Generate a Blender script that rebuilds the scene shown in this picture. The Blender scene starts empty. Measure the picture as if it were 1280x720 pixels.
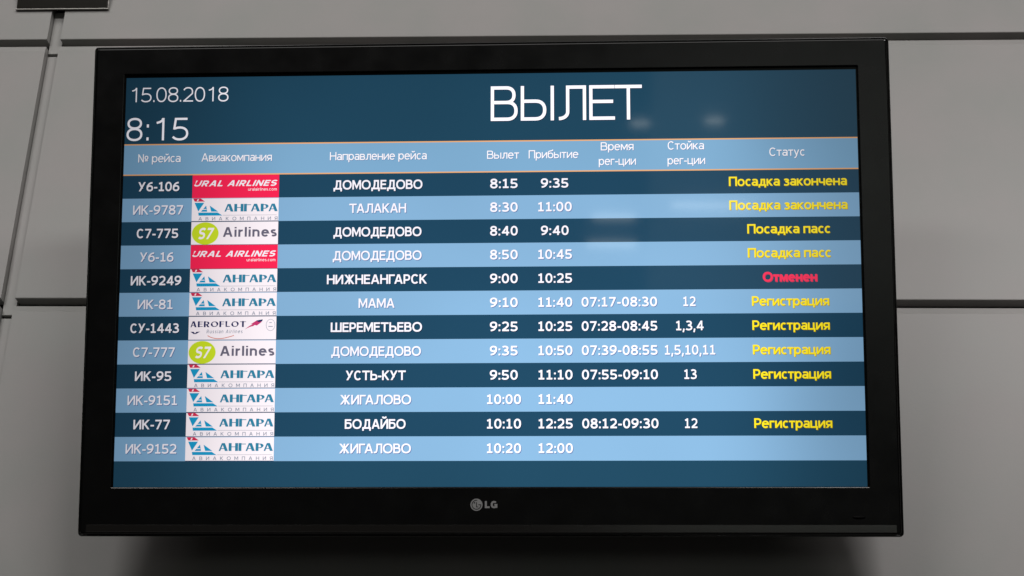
import bpy, bmesh, math, random
from mathutils import Matrix, Vector
random.seed(4)
SC = bpy.context.scene
COL = SC.collection
R = math.radians
Z0 = 2.70          # height of the wall origin above the (unseen) floor

# ------------------------------------------------------------------ camera
cam_d = bpy.data.cameras.new('camera')
cam_d.sensor_width = 36.0
cam_d.lens = 2100.0 / 1280.0 * 36.0
cam_d.clip_start = 0.05
cam_d.clip_end = 200
cam = bpy.data.objects.new('camera', cam_d)
COL.objects.link(cam)
rgt = Vector((0.99822, 0.05296, 0.02755))
fwd = Vector((-0.05967, 0.89647, 0.43906)).normalized()
upv = rgt.cross(fwd).normalized()
rgt = fwd.cross(upv).normalized()
cam.matrix_world = Matrix(((rgt.x, upv.x, -fwd.x, 0.1552),
                           (rgt.y, upv.y, -fwd.y, -2.3308),
                           (rgt.z, upv.z, -fwd.z, Z0 - 1.1416),
                           (0, 0, 0, 1)))
SC.camera = cam

# ------------------------------------------------------------------ ambient
w = bpy.data.worlds.new('World')
SC.world = w
w.use_nodes = True
w.node_tree.nodes['Background'].inputs[0].default_value = (1.0, 0.97, 0.92, 1)
w.node_tree.nodes['Background'].inputs[1].default_value = 0.014
SC.view_settings.view_transform = 'Standard'
SC.view_settings.look = 'None'
SC.view_settings.exposure = 0
SC.view_settings.gamma = 1
SC.cycles.use_denoising = True
SC.cycles.filter_width = 1.5

# ------------------------------------------------------------------ lamps of the hall
def area(name, loc, target, sx, sy, watts, col=(1, 1, 1)):
    d = bpy.data.lights.new(name, 'AREA')
    d.shape = 'RECTANGLE'; d.size = sx; d.size_y = sy
    d.energy = watts; d.color = col
    o = bpy.data.objects.new(name, d); COL.objects.link(o)
    o.location = loc
    o.rotation_euler = (Vector(target) - Vector(loc)).to_track_quat('-Z', 'Y').to_euler()
    return o
area('ceiling_lamp', (-0.5, -2.1, Z0 + 2.3), (-0.5, -1.7, 0), 3.2, 1.4, 31, (1.0, 0.975, 0.945))
area('ceiling_lamp', (2.3, -2.5, Z0 + 2.3), (2.1, -2.0, 0), 1.8, 1.6, 15, (1.0, 0.975, 0.95))
area('ceiling_lamp', (2.1, -5.0, Z0 + 2.3), (1.6, -3.6, 0), 2.2, 0.9, 112, (1.0, 0.96, 0.95))
area('ceiling_lamp', (-2.2, -5.0, Z0 + 2.3), (-1.6, -3.6, 0), 2.2, 0.9, 68, (1.0, 0.97, 0.95))
area('reflection_fill', (2.2, -7.4, Z0 - 0.75), (0.4, 0, Z0 - 0.2), 3.4, 1.5, 6.5, (0.93, 1.0, 0.9))  # unseen area light, added so bezel and screen reflect a brighter right side
# far lamps of the hall, seen as faint glints in the screen
for gx, gz, gw in ((0.31, -0.885, 0.22), (0.82, -0.825, 0.42), (0.30, -1.03, 0.25), (0.44, -0.40, 0.09), (0.82, -0.385, 0.09)):
    area('hall_lamp', (gx, -6.6, Z0 + gz), (gx * .5, 0, Z0 - 0.2), gw, 0.02, 0.75 * gw, (0.95, 1.0, 0.95))

# ------------------------------------------------------------------ colours and materials
def s2l(c):
    def f(v):
        v /= 255.0
        return v / 12.92 if v <= 0.04045 else ((v + 0.055) / 1.055) ** 2.4
    return (f(c[0]), f(c[1]), f(c[2]), 1.0)

def plain(name, base, rough=0.4, spec=0.5, metal=0.0, coat=0.0):
    m = bpy.data.materials.new(name); m.use_nodes = True
    b = m.node_tree.nodes['Principled BSDF']
    b.inputs['Base Color'].default_value = tuple(base) + (1,) if len(base) == 3 else base
    b.inputs['Roughness'].default_value = rough
    b.inputs['Specular IOR Level'].default_value = spec
    b.inputs['Metallic'].default_value = metal
    b.inputs['Coat Weight'].default_value = coat
    return m

def lcd(name, rgb, gain=1.0):
    """a lit LCD colour: light leaves the panel strongest along its normal and fades off-axis"""
    m = bpy.data.materials.new(name); m.use_nodes = True
    nt = m.node_tree; N = nt.nodes; L = nt.links
    b = N['Principled BSDF']
    b.inputs['Base Color'].default_value = (0.004, 0.004, 0.004, 1)
    b.inputs['Roughness'].default_value = 0.05
    b.inputs['Specular IOR Level'].default_value = 0.28
    b.inputs['Emission Color'].default_value = s2l(rgb)
    g = N.new('ShaderNodeNewGeometry')
    dt = N.new('ShaderNodeVectorMath'); dt.operation = 'DOT_PRODUCT'
    L.new(g.outputs['Normal'], dt.inputs[0]); L.new(g.outputs['Incoming'], dt.inputs[1])
    ab = N.new('ShaderNodeMath'); ab.operation = 'ABSOLUTE'; L.new(dt.outputs['Value'], ab.inputs[0])
    pw = N.new('ShaderNodeMath'); pw.operation = 'POWER'; L.new(ab.outputs[0], pw.inputs[0]); pw.inputs[1].default_value = LCD_EXP
    tc = N.new('ShaderNodeTexCoord')
    nz = N.new('ShaderNodeTexNoise'); nz.inputs['Scale'].default_value = 3.5; nz.inputs['Detail'].default_value = 1.5
    L.new(tc.outputs['Object'], nz.inputs['Vector'])
    mr = N.new('ShaderNodeMapRange'); mr.inputs[1].default_value = 0.3; mr.inputs[2].default_value = 0.7
    mr.inputs[3].default_value = 1.06 * gain; mr.inputs[4].default_value = 1.18 * gain
    L.new(nz.outputs[0], mr.inputs[0])
    mu = N.new('ShaderNodeMath'); mu.operation = 'MULTIPLY'
    L.new(pw.outputs[0], mu.inputs[0]); L.new(mr.outputs[0], mu.inputs[1])
    # emission strength drops smoothly towards the left and right ends of the picture
    sp = N.new('ShaderNodeSeparateXYZ'); L.new(tc.outputs['Object'], sp.inputs[0])
    ax_ = N.new('ShaderNodeMath'); ax_.operation = 'ABSOLUTE'; L.new(sp.outputs[0], ax_.inputs[0])
    ef = N.new('ShaderNodeMapRange'); ef.interpolation_type = 'SMOOTHSTEP'
    ef.inputs[1].default_value = 0.28; ef.inputs[2].default_value = 0.53; ef.inputs[3].default_value = 1.0; ef.inputs[4].default_value = 0.62
    L.new(ax_.outputs[0], ef.inputs[0])
    m2 = N.new('ShaderNodeMath'); m2.operation = 'MULTIPLY'; L.new(mu.outputs[0], m2.inputs[0]); L.new(ef.outputs[0], m2.inputs[1]); mu = m2
    L.new(mu.outputs[0], b.inputs['Emission Strength'])
    return m
LCD_EXP = 8.0

def wall_paint():
    m = bpy.data.materials.new('painted_metal_panel'); m.use_nodes = True
    nt = m.node_tree; N = nt.nodes; L = nt.links
    b = N['Principled BSDF']
    tc = N.new('ShaderNodeTexCoord')
    n1 = N.new('ShaderNodeTexNoise'); n1.inputs['Scale'].default_value = 7; n1.inputs['Detail'].default_value = 5
    n2 = N.new('ShaderNodeTexNoise'); n2.inputs['Scale'].default_value = 260; n2.inputs['Detail'].default_value = 2
    L.new(tc.outputs['Object'], n1.inputs['Vector']); L.new(tc.outputs['Object'], n2.inputs['Vector'])
    cr = N.new('ShaderNodeValToRGB')
    cr.color_ramp.elements[0].position = 0.35; cr.color_ramp.elements[0].color = (0.40, 0.402, 0.385, 1)
    cr.color_ramp.elements[1].position = 0.65; cr.color_ramp.elements[1].color = (0.445, 0.425, 0.415, 1)
    L.new(n1.outputs[0], cr.inputs[0]); L.new(cr.outputs[0], b.inputs['Base Color'])
    b.inputs['Roughness'].default_value = 0.42
    b.inputs['Specular IOR Level'].default_value = 0.45
    mr = N.new('ShaderNodeMapRange'); mr.inputs[3].default_value = 0.31; mr.inputs[4].default_value = 0.4
    L.new(n1.outputs[0], mr.inputs[0]); L.new(mr.outputs[0], b.inputs['Roughness'])
    bp = N.new('ShaderNodeBump'); bp.inputs['Strength'].default_value = 0.12; bp.inputs['Distance'].default_value = 0.0005
    L.new(n2.outputs[0], bp.inputs['Height'])
    b2 = N.new('ShaderNodeBump'); b2.inputs['Strength'].default_value = 0.15; b2.inputs['Distance'].default_value = 0.004
    n3 = N.new('ShaderNodeTexNoise'); n3.inputs['Scale'].default_value = 2.2; n3.inputs['Detail'].default_value = 1
    L.new(tc.outputs['Object'], n3.inputs['Vector']); L.new(n3.outputs[0], b2.inputs['Height'])
    L.new(bp.outputs[0], b2.inputs['Normal']); L.new(b2.outputs[0], b.inputs['Normal'])
    return m

M_WALL = wall_paint()
M_DARK = plain('dark_cavity', (0.02, 0.02, 0.02), 0.8)
M_STEEL = plain('dark_gloss_enamel', (0.018, 0.016, 0.012), 0.2, 0.6)
M_EDGE = plain('bright_steel_edge', (0.6, 0.58, 0.55), 0.25, metal=1.0)
M_RIM = plain('piano_black_rim', (0.003, 0.003, 0.003), 0.1, 0.6)
M_BACK = plain('matt_black_plastic', (0.012, 0.012, 0.012), 0.55, 0.3)
M_MASK = plain('black_screen_mask', (0.002, 0.002, 0.002), 0.3, 0.3)
M_STRIP = plain('smoked_acrylic', (0.012, 0.011, 0.010), 0.14, 0.9, coat=0.5)
M_LOGO = plain('silver_print', (0.36, 0.36, 0.36), 0.4, 0.5)

def face_black():
    m = plain('black_bezel_gloss', (0.004, 0.004, 0.004), 0.2, 0.5)
    nt = m.node_tree; N = nt.nodes; L = nt.links; b = N['Principled BSDF']
    tc = N.new('ShaderNodeTexCoord')
    n = N.new('ShaderNodeTexNoise'); n.inputs['Scale'].default_value = 26; n.inputs['Detail'].default_value = 6
    L.new(tc.outputs['Object'], n.inputs['Vector'])
    mr = N.new('ShaderNodeMapRange'); mr.inputs[3].default_value = 0.16; mr.inputs[4].default_value = 0.34
    L.new(n.outputs[0], mr.inputs[0]); L.new(mr.outputs[0], b.inputs['Roughness'])
    return m
M_FACE = face_black()

# ------------------------------------------------------------------ helpers
def tag(o, **k):
    for a, v in k.items():
        o[a] = v
    return o

def new_obj(name, mesh, parent=None):
    o = bpy.data.objects.new(name, mesh); COL.objects.link(o)
    if parent: o.parent = parent
    return o

def mesh_from(name, verts, faces, mats, fm=None, smooth=False):
    me = bpy.data.meshes.new(name)
    me.from_pydata(verts, [], faces)
    for m in mats: me.materials.append(m)
    if fm: me.polygons.foreach_set('material_index', fm)
    if smooth: me.polygons.foreach_set('use_smooth', [True] * len(faces))
    me.update()
    return me

def extrude_profile(name, prof, x0, x1, mat, closed=True):
    """prof: list of (y, z), counter-clockwise seen from +x, swept along x"""
    n = len(prof)
    v = [(x0, y, z) for y, z in prof] + [(x1, y, z) for y, z in prof]
    f = [(i, (i + 1) % n, n + (i + 1) % n, n + i) for i in range(n)]
    f += [tuple(range(n))[::-1], tuple(range(n, 2 * n))]
    me = mesh_from(name, v, f, [mat])
    bm = bmesh.new(); bm.from_mesh(me)
    bmesh.ops.recalc_face_normals(bm, faces=bm.faces)
    bm.to_mesh(me); bm.free()
    return me

def bevel_box(name, x0, x1, y0, y1, z0, z1, mat, bev=0.001, seg=2):
    bm = bmesh.new()
    bmesh.ops.create_cube(bm, size=1)
    for q in bm.verts:
        q.co = Vector(((x0 + x1) / 2 + q.co.x * (x1 - x0), (y0 + y1) / 2 + q.co.y * (y1 - y0), (z0 + z1) / 2 + q.co.z * (z1 - z0)))
    if bev: bmesh.ops.bevel(bm, geom=bm.edges[:], offset=bev, segments=seg, affect='EDGES', profile=0.5)
    me = bpy.data.meshes.new(name); bm.to_mesh(me); bm.free(); me.materials.append(mat)
    return me

# ------------------------------------------------------------------ the wall
wall = new_obj('wall', bevel_box('wall', -3.2, 3.2, 0.026, 0.12, 0.0, Z0 + 2.4, M_DARK, 0))
tag(wall, kind='structure')
PITCH, GAP = 0.4878, 0.0125
EDGE_L, EDGE_R = -0.8042, -0.7811
def panel(x0, x1, zb, zt, d=0.0):
    # cassette panel: folded edges, softened front corners and a shallow sloping lip along the top
    p = [(0.024, zb), (0.0015 + d, zb), (0.0004 + d, zb + 0.0004), (d, zb + 0.0015), (d, zt - 0.0105), (0.0008 + d, zt - 0.0095), (0.0018 + d, zt - 0.0012),
         (0.003 + d, zt), (0.024, zt)]
    me = extrude_profile('wall_panel', p, x0, x1, M_WALL)
    return new_obj('wall_panel', me, wall)
TOPS = [0.4686 - GAP + k * PITCH + 0 for k in (-2, -1, 0, 1, 2)]
for zt in TOPS:
    zb = zt - PITCH + GAP
    for x0, x1 in ((-2.95, EDGE_L), (EDGE_R, 1.35), (1.373, 2.95)):
        panel(x0, x1, Z0 + zb, Z0 + zt, random.uniform(-0.0003, 0.0003))
# strips at the back of the upright joints, butted with a small gap below each panel top
for xc in (EDGE_L, 1.35):
    for k in (-2, -1, 0, 1, 2):
        zt = 0.4425 + k * 0.4905; zb = zt - 0.4905 + 0.0055
        if k == 1: zt = 0.5335
        if k == 2: zb = 0.5455
        me = bevel_box('joint_strip', xc + 0.0008, xc + 0.0223, 0.0135, 0.022, Z0 + zb, Z0 + zt, M_WALL, 0.0006, 1)
        new_obj('joint_strip', me, wall)

# ------------------------------------------------------------------ steel box above the joint
bx = bpy.data.objects.new('wall_box', None); COL.objects.link(bx); bx.location = (-0.786, -0.0005, Z0 + 0.5282); bx.rotation_euler = (R(15), 0, 0)
tag(bx, label='dark glossy box on the wall above the upright joint, left of the screen', category='wall box')
new_obj('body', bevel_box('body', -0.079, 0.079, -0.004, 0.0, 0.0022, 0.13, M_STEEL, 0.0012), bx)
new_obj('bottom_trim', bevel_box('bottom_trim', -0.081, 0.081, -0.0045, 0.0, 0.0, 0.002, M_EDGE, 0.0006), bx)
new_obj('end_cap', bevel_box('end_cap', 0.0793, 0.0810, -0.0044, 0.0, 0.0024, 0.13, M_EDGE, 0.0006), bx)

# ------------------------------------------------------------------ the monitor
tv = bpy.data.objects.new('departure_monitor', None); COL.objects.link(tv)
tv.empty_display_size = 0.1
ax = Vector((0.9999, 0.0082, 0.0125)).normalized()
au = Vector((-0.0093, -0.3119, 0.9501)).normalized()
an = ax.cross(au).normalized()          # out of the screen
au = an.cross(ax).normalized()
tv.matrix_world = Matrix(((ax.x, au.x, an.x, -0.0202), (ax.y, au.y, an.y, -0.2323), (ax.z, au.z, an.z, Z0 - 0.0964), (0, 0, 0, 1)))
tag(tv, label='large black flat screen on the wall showing a blue and white flight departures table', category='monitor')

OX0, OX1, OY0, OY1 = -0.5665, 0.5665, -0.3597, 0.3378
AX, AY = 0.5195, 0.292
FZ = 0.0045       # front of the bezel over the panel

def rrect(x0, x1, y0, y1, r, z, n=6):
    pts = []
    for cx, cy, a0 in ((x1 - r, y1 - r, 0), (x0 + r, y1 - r, 90), (x0 + r, y0 + r, 180), (x1 - r, y0 + r, 270)):
        for i in range(n + 1):
            a = R(a0 + 90.0 * i / n)
            pts.append((cx + r * math.cos(a), cy + r * math.sin(a), z))
    return pts

def loft(name, loops, mats, midx=None, cap_first=False, cap_last=False, smooth=True):
    v = []; f = []; fm = []
    n = len(loops[0])
    for lp in loops: v += lp
    for k in range(len(loops) - 1):
        for i in range(n):
            j = (i + 1) % n
            f.append((k * n + i, k * n + j, (k + 1) * n + j, (k + 1) * n + i)); fm.append(midx[k] if midx else 0)
    if cap_first: f.append(tuple(range(n))[::-1]); fm.append(0)
    if cap_last: f.append(tuple(range((len(loops) - 1) * n, len(loops) * n))); fm.append(0)
    me = mesh_from(name, v, f, mats, fm, smooth)
    bm = bmesh.new(); bm.from_mesh(me); bmesh.ops.recalc_face_normals(bm, faces=bm.faces); bm.to_mesh(me); bm.free()
    return me

def inset_loops(spec, r0=0.0055):
    out = []
    for ins, z in spec:
        out.append(rrect(OX0 + ins, OX1 - ins, OY0 + ins, OY1 - ins, max(r0 - ins * 0.7, 0.0012), z))
    return out
# outer rim: side, rounded shoulder, flat lip, little groove
rim_spec = [(0.0030, -0.034), (0.0006, -0.030), (0.0, -0.024), (0.0, 0.0010)]
for i in range(1, 7):
    a = R(15 * i); rr_ = 0.0012
    rim_spec.append((rr_ - rr_ * math.cos(a), 0.0010 + rr_ * math.sin(a)))
rim_spec += [(0.0026, 0.0022), (0.0029, 0.0012), (0.0031, -0.001)]
rim = new_obj('rim', loft('rim', inset_loops(rim_spec), [M_RIM]), tv)
# bezel face: flat ring from the rim groove to the opening, then a small chamfer and the step down to the panel
HX0, HX1, HY0, HY1 = -AX - 0.0020, AX + 0.0022, -AY - 0.0006, AY + 0.0042
n_ = 6
def open_loop(e, z):
    return rrect(HX0 - e, HX1 + e, HY0 - e, HY1 + e, 0.0006 + e, z, n_)
fl = [rrect(OX0 + 0.0031, OX1 - 0.0031, OY0 + 0.0031, OY1 - 0.0031, 0.0030, -0.001)]
for k in range(7):
    a = R(15 * k); q = 0.0031 + 0.0028 * (1 - math.cos(a))
    fl.append(rrect(OX0 + q, OX1 - q, OY0 + q, OY1 - q, 0.0030, FZ + 0.0003 - 0.0028 * (1 - math.sin(a))))
fl += [
      open_loop(0.0010, FZ + 0.0003), open_loop(0.0003, FZ), open_loop(0.0, FZ - 0.0008), open_loop(0.0, -0.0006)]
bez = new_obj('bezel', loft('bezel', fl, [M_FACE, M_RIM], midx=[1] * 7 + [0] * 20, smooth=False), tv)
# housing behind
hs = [(0.0045, -0.0335), (0.012, -0.036), (0.030, -0.062), (0.060, -0.072), (0.085, -0.100)]
new_obj('back_housing', loft('back_housing', [rrect(OX0 + i, OX1 - i, OY0 + i, OY1 - i, 0.01 + i * 0.4, z) for i, z in hs], [M_BACK], cap_last=True, cap_first=True), tv)
# smoked strip along the lower edge
st = [(-0.0, 0.0)]
sv = []
SX0, SX1 = -0.5540, 0.5560
prof = [(-0.3438, FZ + 0.0004), (-0.3438, FZ + 0.0018), (-0.3440, FZ + 0.0020), (-0.3534, FZ + 0.0028), (-0.3538, FZ + 0.0024), (-0.3538, FZ + 0.0004)]
np_ = len(prof)
for x in (SX0, SX1): sv += [(x, y, z) for y, z in prof]
sf = [(i, (i + 1) % np_, np_ + (i + 1) % np_, np_ + i) for i in range(np_)] + [tuple(range(np_)), tuple(range(np_, 2 * np_))[::-1]]
me = mesh_from('trim_strip', sv, sf, [M_STRIP])
bm = bmesh.new(); bm.from_mesh(me); bmesh.ops.recalc_face_normals(bm, faces=bm.faces); bm.to_mesh(me); bm.free()
new_obj('trim_strip', me, tv)
# thin seam line below the opening, infrared window
new_obj('sensor_window', loft('sensor_window', [[(0.5061 + 0.0085 * math.cos(R(a)), -0.3337 + 0.0024 * math.sin(R(a)), z) for a in range(0, 360, 12)] for z in (FZ + 0.0003, FZ + 0.0005)], [plain('infrared_window', (0.001, 0.001, 0.001), 0.5, 0.08)], cap_last=True), tv)
# bracket between the housing and the wall
inv = tv.matrix_world.inverted()
def bar(bm, a, b, w_, h_):
    a = Vector(a); b = Vector(b); d = (b - a).normalized(); s = d.cross(Vector((1, 0, 0))).normalized()
    vs = []
    for p in (a, b):
        for sx, sz in ((-1, -1), (1, -1), (1, 1), (-1, 1)):
            vs.append(bm.verts.new(inv @ (p + Vector((1, 0, 0)) * sx * w_ / 2 + s * sz * h_ / 2)))
    for i in range(4): bm.faces.new((vs[i], vs[(i + 1) % 4], vs[4 + (i + 1) % 4], vs[4 + i]))
    bm.faces.new(vs[0:4][::-1]); bm.faces.new(vs[4:8])
for sx in (-0.2, 0.2):
    bm = bmesh.new(); brk = bpy.data.meshes.new('wall_bracket')
    bar(bm, (sx, -0.003, Z0 - 0.28), (sx, -0.003, Z0 + 0.12), 0.04, 0.006)
    bar(bm, (sx, -0.004, Z0 + 0.06), (sx, -0.182, Z0 + 0.0), 0.03, 0.012)
    bar(bm, (sx, -0.004, Z0 - 0.22), (sx, -0.112, Z0 - 0.22), 0.03, 0.012)
    bmesh.ops.recalc_face_normals(bm, faces=bm.faces)
    bm.to_mesh(brk); bm.free(); brk.materials.append(M_BACK)
    new_obj('wall_bracket', brk, tv)

# ------------------------------------------------------------------ lettering (own stroke alphabet)
def el(cx, cy, rx, ry, a0, a1, n=None, e=2.2):
    n = n or max(4, int(abs(a1 - a0) / 11))
    out = []
    for i in range(n + 1):
        a = R(a0 + (a1 - a0) * i / n); c, s = math.cos(a), math.sin(a)
        out.append((cx + rx * math.copysign(abs(c) ** (2 / e), c), cy + ry * math.copysign(abs(s) ** (2 / e), s)))
    return out
def rev(p): return p[::-1]
def dg(x0, x1, y0=0.0, y1=1.0, ex=0.12):
    """straight diagonal from (x0,y0) to (x1,y1), pushed out beyond both ends (clipped later)"""
    dx, dy = x1 - x0, y1 - y0
    return [(x0 - dx * ex, y0 - dy * ex), (x1 + dx * ex, y1 + dy * ex)]
def bowl(x0, yt, yb, xr, e=2.3):
    ry = (yt - yb) / 2; rx = min(ry * 1.05, (xr - x0) * 0.8); cx = xr - rx
    return [(x0, yt)] + el(cx, (yt + yb) / 2, rx, ry, 90, -90, 14, e) + [(x0, yb)]
C = 'closed'
def glyph(ch, w, S):
    """returns width, strokes, lowest y, highest y  (cap height 1); S: 'T' humanist screen face, 'H' thin grotesque"""
    h = w / 2; T = 1 - h; X = 0.745; xt = X - h; H = S == 'H'
    if ch == ' ': return (0.28, [], 0, 1)
    # ---- capitals
    if ch in 'АA': W = 0.88; return (W, [dg(h * 1.15, W / 2 - h * .25), dg(W - h * 1.15, W / 2 + h * .25), [(W * .2, .31), (W * .8, .31)]], 0, 1)
    if ch == 'Б': W = .74; return (W, [[(W - .06, T), (h, T)], [(h, 1), (h, 0)], bowl(h, .6, h, W - h)], 0, 1)
    if ch == 'В': W = .78 if H else .74; return (W, [[(h, 0), (h, 1)], bowl(h, T, .53, W - h - .06), bowl(h, .53, h, W - h)], 0, 1)
    if ch == 'Г': W = .62; return (W, [[(h, 0), (h, 1)], [(h, T), (W, T)]], 0, 1)
    if ch == 'Д':
        W = .92; r = W - .1 - h
        return (W, [[(0, h), (W, h)], [(h, h), (h, -.2)], [(W - h, h), (W - h, -.2)], [(r, 0), (r, 1)], [(.27, T), (r, T)], [(.27 + h, 1), (.27 + h, .62), (.25 + h, .4), (.2 + h, .2), (.1 + h, h)]], -.22, 1)
    if ch in 'ЕE': W = .74 if H else .64; return (W, [[(h, 0), (h, 1)], [(h, T), (W - .01, T)], [(h, .53), (W - .05, .53)], [(h, h), (W, h)]], 0, 1)
    if ch == 'Ж':
        W = 1.1; c = W / 2
        return (W, [[(c, 0), (c, 1)], [(h * .9, -.1), (h * 1.5, 0), (c - .12, .42), (c - .02, .52), (c - .12, .62), (h * 1.6, 1), (h, 1.1)],
                    [(W - h * .9, -.1), (W - h * 1.5, 0), (c + .12, .42), (c + .02, .52), (c + .12, .62), (W - h * 1.6, 1), (W - h, 1.1)]], 0, 1)
    if ch in 'ИЙ':
        W = .8; s = [[(h, 0), (h, 1)], [(W - h, 0), (W - h, 1)], dg(h * 1.1, W - h * 1.1, .04, .96, .05)]
        if ch == 'Й': s.append(el(W / 2, 1.27, .17, .13, 180, 360, 10))
        return (W, s, 0, 1.3 if ch == 'Й' else 1)
    if ch in 'КK': W = .76; return (W, [[(h, 0), (h, 1)], dg(.2, W - h * 1.2, .5, 1), dg(W - h * 1.2, .26, 0, .56, .1)], 0, 1)
    if ch == 'Л':
        W = .84 if H else .86
        if H: return (W, [[(W - h, 0), (W - h, 1)], [(.26, T), (W - h, T)], [(.26 + h, 1), (.26 + h, .35)] + el(.04, .25, .22 + h, .25 - h, 0, -88, 8), ], 0, 1)
        return (W, [[(W - h, 0), (W - h, 1)], [(.26, T), (W - h, T)], [(.26 + h, 1), (.25 + h, .5), (.2 + h, .2), (.13 + h, h * 1.3), (0, h * .9)]], 0, 1)
    if ch in 'МM': W = .94; return (W, [[(h, 0), (h, 1)], [(W - h, 0), (W - h, 1)], [(h * .8, 1.08), (W / 2, .2), (W - h * .8, 1.08)]], 0, 1)
    if ch in 'НH': W = .8; return (W, [[(h, 0), (h, 1)], [(W - h, 0), (W - h, 1)], [(h, .52), (W - h, .52)]], 0, 1)
    if ch in 'ОO': W = .98; return (W, [(C, el(W / 2, .5, W / 2 - h, .515 - h, 0, 360, 36)[:-1])], -.03, 1.03)
    if ch == 'П': W = .79; return (W, [[(h, 0), (h, 1)], [(W - h, 0), (W - h, 1)], [(h, T), (W - h, T)]], 0, 1)
    if ch in 'РP': W = .68; return (W, [[(h, 0), (h, 1)], bowl(h, T, .4, W - h)], 0, 1)
    if ch in 'СC': W = .8; return (W, [el(W / 2 + .02, .5, W / 2 - h, .515 - h, 42, 318, 24)], -.03, 1.03)
    if ch in 'ТT': W = .8 if not H else .78; return (W, [[(W / 2, 0), (W / 2, 1)], [(0, T), (W, T)]], 0, 1)
    if ch == 'У': W = .8; return (W, [dg(.17, W - h * 1.1, 0, 1), dg(.42, h * 1.1, .34, 1, .08)], 0, 1)
    if ch == 'Ш': W = 1.12; return (W, [[(h, 0), (h, 1)], [(W / 2, 0), (W / 2, 1)], [(W - h, 0), (W - h, 1)], [(h, h), (W - h, h)]], 0, 1)
    if ch == 'Ь': W = .74; return (W, [[(h, 0), (h, 1)], bowl(h, .56, h, W - h)], 0, 1)
    if ch == 'Ы': W = .96; return (W, [[(h, 0), (h, 1)], bowl(h, .56, h, .74 - h), [(W - h, 0), (W - h, 1)]], 0, 1)
    if ch == 'Я': W = .74; return (W, [[(W - h, 0), (W - h, 1)], [(W - x, y) for x, y in bowl(h, T, .42, W - h)], dg(h * 1.2, W * .55, 0, .45, .1)], 0, 1)
    if ch == 'U': W = .8; return (W, [[(h, 1), (h, .35)] + el(W / 2, .36, W / 2 - h, .36 - h, 180, 360, 14) + [(W - h, 1)]], -.02, 1)
    if ch == 'R': W = .76; return (W, [[(h, 0), (h, 1)], bowl(h, T, .42, W - h - .04), dg(W - h * 1.2, .36, 0, .46, .1)], 0, 1)
    if ch == 'L': W = .62; return (W, [[(h, 1), (h, h), (W, h)]], 0, 1)
    if ch == 'I': return (w, [[(h, 0), (h, 1)]], 0, 1)
    if ch == 'N': W = .8; return (W, [[(h, 0), (h, 1)], [(W - h, 0), (W - h, 1)], dg(h * 1.1, W - h * 1.1, .96, .04, .05)], 0, 1)
    if ch == 'F': W = .64; return (W, [[(h, 0), (h, 1)], [(h, T), (W, T)], [(h, .52), (W - .06, .52)]], 0, 1)
    if ch == 'S':
        W = .74
        return (W, [el(W / 2, .75 - h / 2, W / 2 - h, .26 - h / 2, 35, 180, 10) + el(W / 2, .75 - h / 2, W / 2 - h, .235 - h / 2, 180, 262, 6)[1:] +
                    rev(el(W / 2, .25 + h / 2, W / 2 - h, .255 - h / 2, 0, 82, 6)) + el(W / 2, .25 + h / 2, W / 2 - h, .26 - h / 2, 0, -145, 10)[1:]], -.02, 1.02)
    if ch == 'G': W = .86; return (W, [el(W / 2, .5, W / 2 - h, .515 - h, 45, 320, 24), [(W - h, 0.04), (W - h, .5)], [(W * .55, .47), (W, .47)]], -.03, 1.03)
    # ---- lower case
    if ch in 'аa': W = .62; return (W, [[(.1, xt - .05), (.22, xt)] + el(W - h - .16, xt - .17, .16, .17, 90, 0, 6) + [(W - h, 0)], (C, el(W * .5 - .04 + h * .4, .235, W / 2 - h - .02, .235 - h, 0, 360, 20)[:-1])], -.02, X + .02)
    if ch == 'б': W = .7; return (W, [(C, el(W / 2, .34, W / 2 - h, .35 - h, 0, 360, 24)[:-1]), [(h, .36), (h, .6)] + el(W / 2 - .02, .62, W / 2 - h - .02, .26, 180, 100, 8) + [(W - .1, .95), (W - .08, 1.06)]], -.02, 1.06)
    if ch == 'в': W = .62; return (W, [[(h, 0), (h, X)], bowl(h, xt, .39, W - h - .04), bowl(h, .39, h, W - h)], 0, X)
    if ch == 'г': W = .48; return (W, [[(h, 0), (h, X)], [(h, xt), (W, xt)]], 0, X)
    if ch == 'д': W = .74; r = W - .08 - h; return (W, [[(0, h), (W, h)], [(h, h), (h, -.18)], [(W - h, h), (W - h, -.18)], [(r, 0), (r, X)], [(.22, xt), (r, xt)], [(.22 + h, X), (.22 + h, .4), (.16 + h, .15), (.08 + h, h)]], -.2, X)
    if ch in 'еe': W = .68; return (W, [[(h, .4), (W - h, .4)] + el(W / 2, .37, W / 2 - h, .385 - h, 5, 318, 22)], -.02, X + .02)
    if ch == 'з': W = .56; return (W, [[(.06, xt - .05)] + el(.24, .555 + h * .1, W - .24 - h - .03, xt - .555, 95, -90, 10)[:] + [(.2, .395)], [(.2, .395)] + el(.24, .21 + h * .2, W - .24 - h, .185 - h * .2, 90, -95, 10) + [(.04, .08 + h * .3)]], -.02, X + .02)
    if ch in 'ий':
        W = .66; s = [[(h, 0), (h, X)], [(W - h, 0), (W - h, X)], dg(h * 1.1, W - h * 1.1, .04, X - .04, .05)]
        if ch == 'й': s.append(el(W / 2, 1.04, .14, .12, 180, 360, 10))
        return (W, s, 0, 1.04 if ch == 'й' else X)
    if ch == 'к': W = .62; return (W, [[(h, 0), (h, X)], dg(.16, W - h * 1.2, .37, X), dg(W - h * 1.2, .2, 0, .42, .1)], 0, X)
    if ch == 'л': W = .66; return (W, [[(W - h, 0), (W - h, X)], [(.2, xt), (W - h, xt)], [(.2 + h, X), (.19 + h, .35), (.14 + h, h * 1.6), (0, h)]], 0, X)
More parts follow.
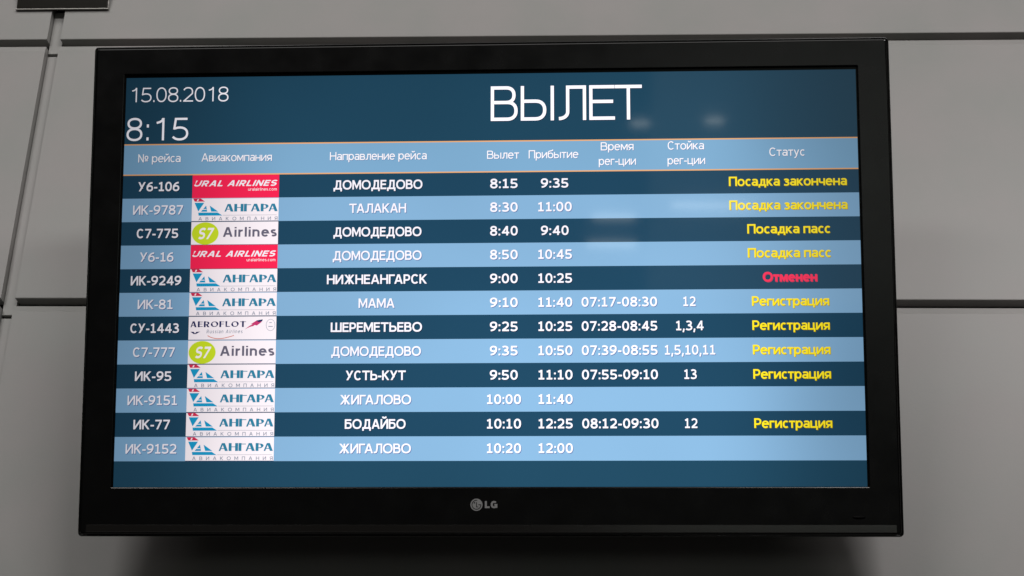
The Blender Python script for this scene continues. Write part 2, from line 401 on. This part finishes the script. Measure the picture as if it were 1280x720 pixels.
    if ch == 'м': W = .8; return (W, [[(h, 0), (h, X)], [(W - h, 0), (W - h, X)], [(h * .9, X + .06), (W / 2, .16), (W - h * .9, X + .06)]], 0, X)
    if ch == 'н': W = .66; return (W, [[(h, 0), (h, X)], [(W - h, 0), (W - h, X)], [(h, .38), (W - h, .38)]], 0, X)
    if ch in 'оo': W = .7; return (W, [(C, el(W / 2, X / 2, W / 2 - h, X / 2 + .015 - h, 0, 360, 28)[:-1])], -.02, X + .02)
    if ch == 'п': W = .66; return (W, [[(h, 0), (h, X)], [(W - h, 0), (W - h, X)], [(h, xt), (W - h, xt)]], 0, X)
    if ch == 'р': W = .68; return (W, [[(h, -.26), (h, X)], (C, el(W / 2 + h * .2, X / 2, W / 2 - h * 1.2, X / 2 + .01 - h, 0, 360, 26)[:-1])], -.26, X + .02)
    if ch in 'сc': W = .62; return (W, [el(W / 2 + .02, X / 2, W / 2 - h, X / 2 + .015 - h, 48, 312, 20)], -.02, X + .02)
    if ch == 'т': W = .58; return (W, [[(W / 2, 0), (W / 2, X)], [(0, xt), (W, xt)]], 0, X)
    if ch == 'у': W = .64; return (W, [[(W - h * .9, X + .08), (W - h * 1.2, X), (.28, -.05), (.2, -.2), (.06, -.23)], dg(.33, h * 1.1, .05, X, .08)], -.28, X)
    if ch == 'ц': W = .72; return (W, [[(h, 0), (h, X)], [(W - .08 - h, 0), (W - .08 - h, X)], [(h, h), (W, h)], [(W - h, h), (W - h, -.2)]], -.2, X)
    if ch == 'ч': W = .62; return (W, [[(W - h, 0), (W - h, X)], [(h, X), (h, .5)] + el(h + .17, .48, .17, .17, 180, 270, 7) + [(W - h, .31)]], 0, X)
    if ch == 'ы': W = .86; return (W, [[(h, 0), (h, X)], bowl(h, .44, h, .6 - h), [(W - h, 0), (W - h, X)]], 0, X)
    if ch == 'я': W = .62; return (W, [[(W - h, 0), (W - h, X)], [(W - x, y) for x, y in bowl(h, xt, .3, W - h)], dg(h * 1.2, W * .55, 0, .32, .1)], 0, X)
    if ch == 'i': return (w, [[(h, 0), (h, X)], [(h, .86), (h, 1)]], 0, 1)
    if ch == 'r': W = .42; return (W, [[(h, 0), (h, X)], [(h, X * .55)] + el(W - .02, X * .55, W - .02 - h, xt - X * .55, 180, 90, 7)], 0, X)
    if ch == 'l': return (w, [[(h, 0), (h, 1)]], 0, 1)
    if ch == 'n': W = .64; return (W, [[(h, 0), (h, X)], [(h, .45)] + el(W / 2, .45, W / 2 - h, xt - .45, 180, 0, 12) + [(W - h, 0)]], 0, X)
    if ch == 'm': W = .96; return (W, [[(h, 0), (h, X)], [(h, .45)] + el(W * .25 + h * .5, .45, W * .25 - h * .5, xt - .45, 180, 0, 10) + [(W / 2, 0)], el(W * .75 - h * .5, .45, W * .25 - h * .5, xt - .45, 180, 0, 10) + [(W - h, 0)]], 0, X)
    if ch == 'u': W = .64; return (W, [[(W - h, 0), (W - h, X)], [(h, X), (h, .3)] + el(W / 2, .3, W / 2 - h, .3 - h, 180, 360, 12)], 0, X)
    if ch == 's':
        W = .54
        return (W, [el(W / 2, .56, W / 2 - h, xt - .56, 35, 180, 8) + el(W / 2, .56, W / 2 - h, .17, 180, 262, 5)[1:] + rev(el(W / 2, .2, W / 2 - h, .17, 0, 82, 5)) + el(W / 2, .2, W / 2 - h, .2 - h, 0, -145, 8)[1:]], -.02, X + .02)
    # ---- figures
    D = .72
    if ch == '0': W = D; return (W, [(C, el(W / 2, .5, W / 2 - h, .515 - h, 0, 360, 30)[:-1])], -.03, 1.03)
    if ch == '1':
        if H: W = .72; return (W, [[(.46, 0), (.46, 1)], [(.16, .78), (.3, .82), (.4, .88), (.46, 1.0)]], 0, 1.0)
        W = .66; return (W, [[(W / 2 + .02, 0), (W / 2 + .02, 1)], [(.07, h), (W - .03, h)], [(.08, .86 - h * .4), (.26, .87 - h * .4), (W / 2 + .02, .97)]], 0, 1)
    if ch == '2': W = D; return (W, [el(W / 2 - .01, .7, W / 2 - h - .01, .315 - h, 160, 0, 10) + [(W - h - .03, .56), (W * .62, .38), (h + .06, h * 1.7), (h + .02, h)], [(h * .6, h), (W - .01, h)]], 0, 1.03)
    if ch == '3': W = D; return (W, [el(W / 2 - .04, .755 - h * .1, W / 2 - h - .01, .26 - h * .9, 145, -90, 12), [(.24, .525), (W / 2, .525)], el(W / 2 - .04, .27 + h * .1, W / 2 - h + .04, .285 - h * .9, 90, -148, 14)], -.03, 1.03)
    if ch == '4': W = .78; return (W, [[(W - .2 - h * .2, 0), (W - .2 - h * .2, 1)], [(W, .27 + h * .3), (h * .6, .27 + h * .3)], [(h * .8, .2 + h * .3), (W - .2 - h * .2, 1.0)]], 0, 1)
    if ch == '5': W = D; return (W, [[(W - .06, T), (.1, T)], [(.1 + h * .6, 1), (.09 + h * .3, .5)] if not H else [(.14, 1), (.07, .48)], [(.08 + h * .4, .53)] + el(W / 2 - .04, .3, W / 2 - h + .03, .3 - h + .015, 118, -150, 18)], -.03, 1)
    if ch == '6': W = D; return (W, [(C, el(W / 2, .32, W / 2 - h, .335 - h, 0, 360, 24)[:-1]), [(h, .34), (h + .02, .55)] + el(W - .06, .42, W - .1 - h, .575 - h * .9, 165, 92, 8)], -.03, 1.02)
    if ch == '7': W = D; return (W, [[(0.02, T), (W - .02, T)], [(W - h * 1.2, 1.0), (W - h * 1.3, T - .04), (.2, -.08)]], 0, 1)
    if ch == '8': W = D; return (W, [(C, el(W / 2, .27 + h * .05, W / 2 - h, .285 - h * .8, 0, 360, 22)[:-1]), (C, el(W / 2, .765 - h * .1, W / 2 - h - .03, .25 - h * .8, 0, 360, 22)[:-1])], -.03, 1.03)
    if ch == '9':
        g = glyph('6', w, S); return (g[0], [((s[0], [(D - x, 1 - y) for x, y in s[1]]) if s[0] == C else [(D - x, 1 - y) for x, y in s]) for s in g[1]], -.02, 1.03)
    p = w * (1.45 if H else 1.05)
    if ch == '.': return (p, [[(p / 2, 0), (p / 2, p)]], 0, 1)
    if ch == ',': return (p * 1.1, [[(p * .75, p), (p * .25, -.2)]], -.3, 1)
    if ch == ':': return (p, [[(p / 2, 0), (p / 2, p)], [(p / 2, .72 - p), (p / 2, .72)]], 0, 1)
    if ch == '-': return (.36, [[(0, .38), (.36, .38)]], 0, 1)
    if ch == '№': return (1.25, [[(h, 0), (h, 1)], [(.62, 0), (.62, 1)], dg(h, .62, .96, .04, .05), (C, el(1.0, .56, .17, .2, 0, 360, 18)[:-1]), [(.82, .2), (1.18, .2)]], 0, 1)
    raise ValueError('no glyph ' + ch)

def clip(poly, y, keep_above):
    out = []
    for i in range(len(poly)):
        a, b = poly[i - 1], poly[i]
        ia = (a[1] >= y) if keep_above else (a[1] <= y)
        ib = (b[1] >= y) if keep_above else (b[1] <= y)
        if ia != ib:
            t = (y - a[1]) / (b[1] - a[1]); out.append((a[0] + (b[0] - a[0]) * t, y))
        if ib: out.append(b)
    return out

def ribbon(pts, w, closed, contrast=0.0):
    """quads of a constant-width line with mitred joins (contrast > 0 thins level and rising strokes)"""
    P = [pts[0]]
    for q in pts[1:]:
        if math.hypot(q[0] - P[-1][0], q[1] - P[-1][1]) > 1e-4: P.append(q)
    n = len(P)
    if n < 2: return []
    segs = n if closed else n - 1
    nrm = []; ww = []
    for i in range(segs):
        a, b = P[i], P[(i + 1) % n]; dx, dy = b[0] - a[0], b[1] - a[1]; l = math.hypot(dx, dy)
        nrm.append((-dy / l, dx / l))
        if dy < 0: dx, dy = -dx, -dy
        k = abs(dy / l)
        if dx / l > 0.15 and k > 0.3: k *= 0.3
        ww.append(w / 2 * (1 - contrast + contrast * k))
    L_, R_ = [], []
    for i in range(n):
        if closed: ia, ib = (i - 1) % segs, i
        else: ia, ib = max(i - 1, 0), min(i, segs - 1)
        mx, my = nrm[ia][0] + nrm[ib][0], nrm[ia][1] + nrm[ib][1]
        d = mx * mx + my * my
        hw = (ww[ia] + ww[ib]) / 2
        k = hw * 2 / max(d, 0.8)
        mx, my = mx * k, my * k
        L_.append((P[i][0] + mx, P[i][1] + my)); R_.append((P[i][0] - mx, P[i][1] - my))
    return [[L_[i], L_[(i + 1) % n], R_[(i + 1) % n], R_[i]] for i in range(segs)]

def string_polys(text, w, S, track, contrast=0.0, slant=0.0):
    """polygons grouped by stroke, and the total width"""
    out = []; x = 0.0; k = 0
    for ch in text:
        W, strokes, lo, hi = glyph(ch, w, S)
        for s in strokes:
            closed = s[0] == C
            for q in ribbon(s[1] if closed else s, w, closed, contrast):
                q = clip(clip(q, lo, True), hi, False) if q else q
                if len(q) >= 3:
                    out.append(([(x + a + slant * b, b) for a, b in q], k % 7))
            k += 1
        x += W + track
        if ch == 'с': x -= .05
        if ch == 'Р' and 'АРА' in text: x -= .11
        if ch == 'Г' and 'ГА' in text: x -= .13
        if ch == 'Т' and 'ТАЛ' in text: x -= .08
        if S == 'H' and text == 'ВЫЛЕТ' and ch == 'Е': x -= track
    return out, x - track

class Sheet:
    """flat print collected into one mesh"""
    def __init__(s): s.v = []; s.f = []; s.fm = []; s.mats = []
    def mat(s, m):
        if m not in s.mats: s.mats.append(m)
        return s.mats.index(m)
    def poly(s, pts, z, m):
        i = len(s.v); s.v += [(x, y, z) for x, y in pts]
        ar = sum(pts[k - 1][0] * pts[k][1] - pts[k][0] * pts[k - 1][1] for k in range(len(pts)))
        idx = list(range(i, i + len(pts)))
        s.f.append(tuple(idx if ar > 0 else idx[::-1])); s.fm.append(s.mat(m))
    def rect(s, x0, x1, y0, y1, z, m): s.poly([(x0, y0), (x1, y0), (x1, y1), (x0, y1)], z, m)
    def line(s, pts, w_, z, m, closed=False):
        for k, q in enumerate(ribbon(pts, w_, closed)): s.poly(q, z + 2e-6 * (k % 5), m)
    def text(s, t, x, y, cap, z, m, weight=.16, S='T', width=None, align='c', track=.16, contrast=0.0, slant=0.0, drop=None, dz=(0, 0)):
        """y is the baseline; width sets the total advance"""
        polys, W = string_polys(t, weight, S, track, contrast, slant)
        kx = width / W if width else cap
        x0 = x - (W * kx / 2 if align == 'c' else 0)
        if drop:
            for q, k in polys: s.poly([(x0 + a * kx + dz[0], y + b * cap + dz[1]) for a, b in q], z + 1e-5 * (k + 1), drop)
            z += 0.0001
        for q, k in polys: s.poly([(x0 + a * kx, y + b * cap) for a, b in q], z + 1e-5 * (k + 1), m)
    def build(s, name, parent): return new_obj(name, mesh_from(name, s.v, s.f, s.mats, s.fm), parent)

# display colours
K_BG = lcd('display_deep_blue', (33, 74, 98))
K_ROWD = lcd('display_dark_row', (32, 73, 99))
K_ROWL = lcd('display_light_row', (140, 186, 224))
K_HEAD = lcd('display_header_blue', (134, 182, 219))
K_WHITE = lcd('display_white', (250, 246, 255), 1.12)
K_BRIGHT = lcd('display_bright_white', (250, 247, 255), 1.35)
K_SOFT = lcd('display_soft_white', (240, 237, 242), 1.3)
K_YEL = lcd('display_yellow', (255, 230, 36), 1.2)
K_REDT = lcd('display_red', (250, 52, 92), 1.15)
K_DROPD = lcd('display_text_shadow_dark', (20, 36, 60))
K_DROPL = lcd('display_text_shadow_light', (92, 116, 168))
K_OLIVE = lcd('display_olive_shadow', (112, 104, 20))
K_OLIVL = lcd('display_olive_light', (176, 158, 60))
K_ORNG = lcd('display_orange_line', (250, 186, 128))
K_PAPER = lcd('display_logo_white', (248, 238, 244), 1.2)
K_RED = lcd('logo_red', (250, 38, 84), 1.15)
K_CRIM = lcd('logo_crimson', (226, 50, 88))
K_CYAN = lcd('logo_cyan', (28, 164, 214))
K_TEAL = lcd('logo_teal', (52, 138, 172))
K_PALE = lcd('logo_pale_grey', (140, 150, 170))
K_LIME = lcd('logo_lime', (218, 240, 44))
K_GREY = lcd('logo_grey', (112, 108, 128))
K_NAVY = lcd('logo_navy', (38, 44, 98))
K_PINK = lcd('logo_pink', (214, 62, 120))
K_BRICK = lcd('logo_orange_red', (226, 112, 84))
K_EDGE = lcd('display_row_edge', (64, 84, 120))

# the panel itself (black border round the picture is the mask)
screen = new_obj('screen', mesh_from('screen', [(HX0, HY0, -0.0005), (HX1, HY0, -0.0005), (HX1, HY1, -0.0005), (HX0, HY1, -0.0005)], [(0, 1, 2, 3)], [M_MASK]), tv)
ZB, ZR, ZT = 0.0000, 0.00015, 0.0003
s = Sheet(); s.rect(-AX, AX, -AY, AY, ZB, K_BG); s.build('picture_background', screen)
s = Sheet(); s.rect(-AX, AX, 0.1500, 0.1940, ZR, K_HEAD); s.build('header_band', screen)
for y in (0.1938, 0.1496):
    s = Sheet(); s.rect(-AX, AX, y - .0009, y + .0009, ZR + .0001, K_ORNG); s.build('orange_line', screen)

s = Sheet(); s.text('15.08.2018', -.4425, .2563, .0210, ZT, K_BRIGHT, .085, 'H', .143, track=.10); s.build('date', screen)
s = Sheet(); s.text('8:15', -.4722, .2000, .0326, ZT, K_BRIGHT, .095, 'H', .0895, track=.17); s.build('clock', screen)
s = Sheet(); s.text('ВЫЛЕТ', .1120, .2230, .0503, ZT, K_BRIGHT, .095, 'H', .2140, track=.09, drop=K_DROPD, dz=(.0008, -.0008)); s.build('title', screen)
HB = .1680
for t, x, y, wd in (('№ рейса', -.4682, .1680, .0611), ('Авиакомпания', -.3571, .1685, .1011), ('Направление рейса', -.1546, .1685, .1379), ('Вылет', .0226, .1683, .0453),
                    ('Прибытие', .0938, .1683, .0700), ('Время', .1835, .1788, .0462), ('рег-ции', .1836, .1578, .0522),
                    ('Стойка', .2798, .1790, .0510), ('рег-ции', .2803, .1578, .0526), ('Статус', .4210, .1685, .0496)):
    s = Sheet(); s.text(t, x, y, .0118, ZT, K_SOFT, .125, 'H', wd, track=.07, drop=K_DROPL, dz=(.0005, -.0006)); s.build('column_heading', screen)

ROW0, PIT = 0.1493, 0.03380
ROWS = [('У6-106', .0591, 'ural', 'ДОМОДЕДОВО', .1263, '8:15', '9:35', '', '', 'Посадка закончена', 'y'),
        ('ИК-9787', .0719, 'angara', 'ТАЛАКАН', .0806, '8:30', '11:00', '', '', 'Посадка закончена', 'y'),
        ('С7-775', .0597, 's7', 'ДОМОДЕДОВО', .1246, '8:40', '9:40', '', '', 'Посадка пасс', 'y'),
        ('У6-16', .0480, 'ural', 'ДОМОДЕДОВО', .1255, '8:50', '10:45', '', '', 'Посадка пасс', 'y'),
        ('ИК-9249', .0720, 'angara', 'НИЖНЕАНГАРСК', .1410, '9:00', '10:25', '', '', 'Отменен', 'r'),
        ('ИК-81', .0502, 'angara', 'МАМА', .0507, '9:10', '11:40', '07:17-08:30', '12', 'Регистрация', 'y'),
        ('СУ-1443', .0694, 'aeroflot', 'ШЕРЕМЕТЬЕВО', .1281, '9:25', '10:25', '07:28-08:45', '1,3,4', 'Регистрация', 'y'),
        ('С7-777', .0597, 's7', 'ДОМОДЕДОВО', .1256, '9:35', '10:50', '07:39-08:55', '1,5,10,11', 'Регистрация', 'y'),
        ('ИК-95', .0516, 'angara', 'УСТЬ-КУТ', .0839, '9:50', '11:10', '07:55-09:10', '13', 'Регистрация', 'y'),
        ('ИК-9151', .0704, 'angara', 'ЖИГАЛОВО', .0994, '10:00', '11:40', '', '', '', ''),
        ('ИК-77', .0516, 'angara', 'БОДАЙБО', .0847, '10:10', '12:25', '08:12-09:30', '12', 'Регистрация', 'y'),
        ('ИК-9152', .0716, 'angara', 'ЖИГАЛОВО', .1001, '10:20', '12:00', '', '', '', '')]
STW = {'Посадка закончена': .1638, 'Посадка пасс': .1151, 'Отменен': .0749, 'Регистрация': .1062}
CKW = {'12': .0178, '13': .0178, '1,3,4': .0387, '1,5,10,11': .0705}

def logo(kind, yb, yt):
    """airline picture in its white or red cell, x from -.4195 to -.2958"""
    s = Sheet(); X0, X1 = -.4196, -.2956; Hh = yt - yb; Wd = X1 - X0
    P = lambda u, v: (X0 + u * Wd, yb + v * Hh)        # u, v in 0..1, v upwards
    if kind == 'ural':
        s.rect(X0, X1, yb, yt, ZR + .00005, K_RED)
        s.text('URAL AIRLINES', X0 + Wd * .485, yb + Hh * .50, Hh * .25, ZT, K_WHITE, .20, 'T', Wd * .95, track=.16, slant=.35)
        s.text('uralairlines.com', X0 + Wd * .81, yb + Hh * .30, Hh * .125, ZT, K_PAPER, .13, 'T', Wd * .33)
    else:
        s.rect(X0, X1, yb, yt - Hh * .02, ZR + .00005, K_PAPER)
        s.rect(X0, X1, yb, yb + .0007, ZR + .00009, K_EDGE)
    if kind == 'angara':
        z = ZT
        s.poly([P(.012, .985), P(.10, .985), P(.15, .85), P(.03, .85)], z, K_CRIM)
        s.poly([P(.065, .955), P(.08, .955), P(.07, .87), P(.055, .87)], z + 3e-5, K_PAPER)
        s.poly([P(.03, .80), P(.142, .80), P(.075, .43)], z, K_CYAN)
        s.poly([P(.165, .68), P(.172, .55), P(.178, .42), P(.105, .42)], z, K_CYAN)
        s.rect(X0 + Wd * .125, X0 + Wd * .17, yb + Hh * .50, yb + Hh * .53, z + 3e-5, K_PAPER)
        s.poly([P(.205, .68), P(.305, .42), P(.225, .42)], z, K_CYAN)
        s.poly([P(.075, .38), P(.30, .38), P(.355, .25), P(.08, .25)], z, K_CYAN)
        s.text('АНГАРА', X0 + Wd * .68, yb + Hh * .415, Hh * .325, ZT, K_TEAL, .25, 'T', Wd * .625, track=.04, contrast=.62)
        s.rect(X0 + Wd * .36, X1 - Wd * .02, yb + Hh * .255, yb + Hh * .268, z, K_PALE)
        s.text('АВИАКОМПАНИЯ', X0 + Wd * .535, yb + Hh * .045, Hh * .145, ZT, K_PALE, .15, 'T', Wd * .91, track=.9)
    if kind == 's7':
        cx, cy = X0 + Wd * .162, yb + Hh * .49
        s.poly([(cx + Wd * .154 * math.cos(R(a)), cy + Hh * .475 * math.sin(R(a))) for a in range(0, 360, 9)], ZT - .00005, K_LIME)
        s.text('S7', cx - Wd * .008, yb + Hh * .25, Hh * .48, ZT, K_PAPER, .19, 'T', Wd * .165, track=.1, slant=.30)
        s.text('Airlines', X0 + Wd * .675, yb + Hh * .34, Hh * .415, ZT, K_GREY, .19, 'T', Wd * .62, track=.15)
    if kind == 'aeroflot':
        s.text('AEROFLOT', X0 + Wd * .335, yb + Hh * .54, Hh * .25, ZT, K_NAVY, .24, 'T', Wd * .64, track=.14, contrast=.6)
        s.poly([P(.64, .44), P(.70, .60), P(.78, .72), P(.74, .58), P(.70, .545)], ZT, K_PINK)
        s.poly([P(.71, .66), P(.77, .80), P(.845, .84), P(.83, .74), P(.78, .60)], ZT + 2e-5, K_PINK)
        s.poly([P(.77, .81), P(.845, .86), P(.84, .78), P(.80, .74)], ZT + 5e-5, K_NAVY)
        s.poly([P(.02, .355), P(.06, .35), P(.075, .28), P(.09, .35), P(.135, .36), P(.085, .255), P(.06, .255)], ZT, K_NAVY)
        s.text('Russian Airlines', X0 + Wd * .41, yb + Hh * .285, Hh * .15, ZT, K_PALE, .14, 'T', Wd * .41, track=.3, slant=.2)
        arc = [(X0 + Wd * (.22 + .30 * i / 16), yb + Hh * (.19 - .13 * math.sin(math.pi * (i / 16) ** .8))) for i in range(17)]
        s.line(arc, Hh * .028, ZT, K_BRICK)
        s.line(el(X0 + Wd * .935, yb + Hh * .62, Wd * .05, Hh * .24, 0, 360, 24, 2.0)[:-1], Hh * .016, ZT, K_PALE, True)
        s.line([P(.91, .56), P(.96, .56)], Hh * .03, ZT, K_PALE); s.line([P(.92, .72), P(.95, .72)], Hh * .025, ZT, K_PALE)
    return s.build('airline_logo', screen)

CAP = .0133
for i, (fn, fw, lg, dest, dw, dep, arr, reg, desk, stat, sk) in enumerate(ROWS):
    yt = ROW0 - i * PIT; yb = yt - PIT
    dark = i % 2 == 0
    s = Sheet(); s.rect(-AX, AX, yb, yt, ZR, K_ROWD if dark else K_ROWL); s.build('table_row', screen)
    logo(lg, yb, yt)
    base = (yt + yb) / 2 - CAP / 2 + .0003
    dp = K_DROPD if dark else K_DROPL
    def cell(name, t, x, wd, col=K_WHITE, wgt=.175, d=dp, tr=.15):
        s = Sheet(); s.text(t, x, base, CAP, ZT, col, wgt, 'T', wd, track=tr, drop=d, dz=(.0008, -.0009)); s.build(name, screen)
    cell('flight_number', fn, -.4679, fw, wgt=.155 if not dark else .17, tr=.10)
    cell('destination', dest, -.1546, dw, wgt=.165 if not dark else .175, tr=.07)
    for nm, t, x in (('departure_time', dep, .0238), ('arrival_time', arr, .0952)):
        cell(nm, t, x, .0388 if len(t) == 4 else .0480, tr=.13)
    if reg: cell('check_in_time', reg, .1846, .1048, tr=.13)
    if desk: cell('desk_number', desk, .2815, CKW[desk], tr=.13, wgt=.165)
    if stat: cell('status', stat, .4211, STW[stat], K_YEL if sk == 'y' else K_REDT, .165 if sk == 'y' else .205, (K_OLIVE if dark else K_OLIVL) if sk == 'y' else K_CRIM, tr=.05)

# maker's mark on the lower bezel: a silver disc with a face drawn by letters, then two letters
zl = FZ + 0.0006
s = Sheet(); cx, cy, rr = -.01315, -.3164, .0083
s.poly([(cx + rr * math.cos(R(a)), cy + rr * math.sin(R(a))) for a in range(0, 360, 10)], zl, M_LOGO)
s.line(el(cx, cy, rr * .74, rr * .74, 80, 360, 22, 2.0), rr * .13, zl + .0001, M_BACK)
s.line([(cx + rr * .74, cy), (cx + rr * .3, cy)], rr * .13, zl + .00012, M_BACK)
s.line([(cx, cy + rr * .42), (cx, cy - rr * .36), (cx + rr * .3, cy - rr * .36)], rr * .13, zl + .0001, M_BACK)
s.poly([(cx - rr * .34 + rr * .13 * math.cos(R(a)), cy + rr * .32 + rr * .13 * math.sin(R(a))) for a in range(0, 360, 30)], zl + .0001, M_BACK)
s.text('LG', .0069, -.3210, .0096, zl, M_LOGO, .26, 'T', .0172, track=.14)
s.build('maker_logo', tv)
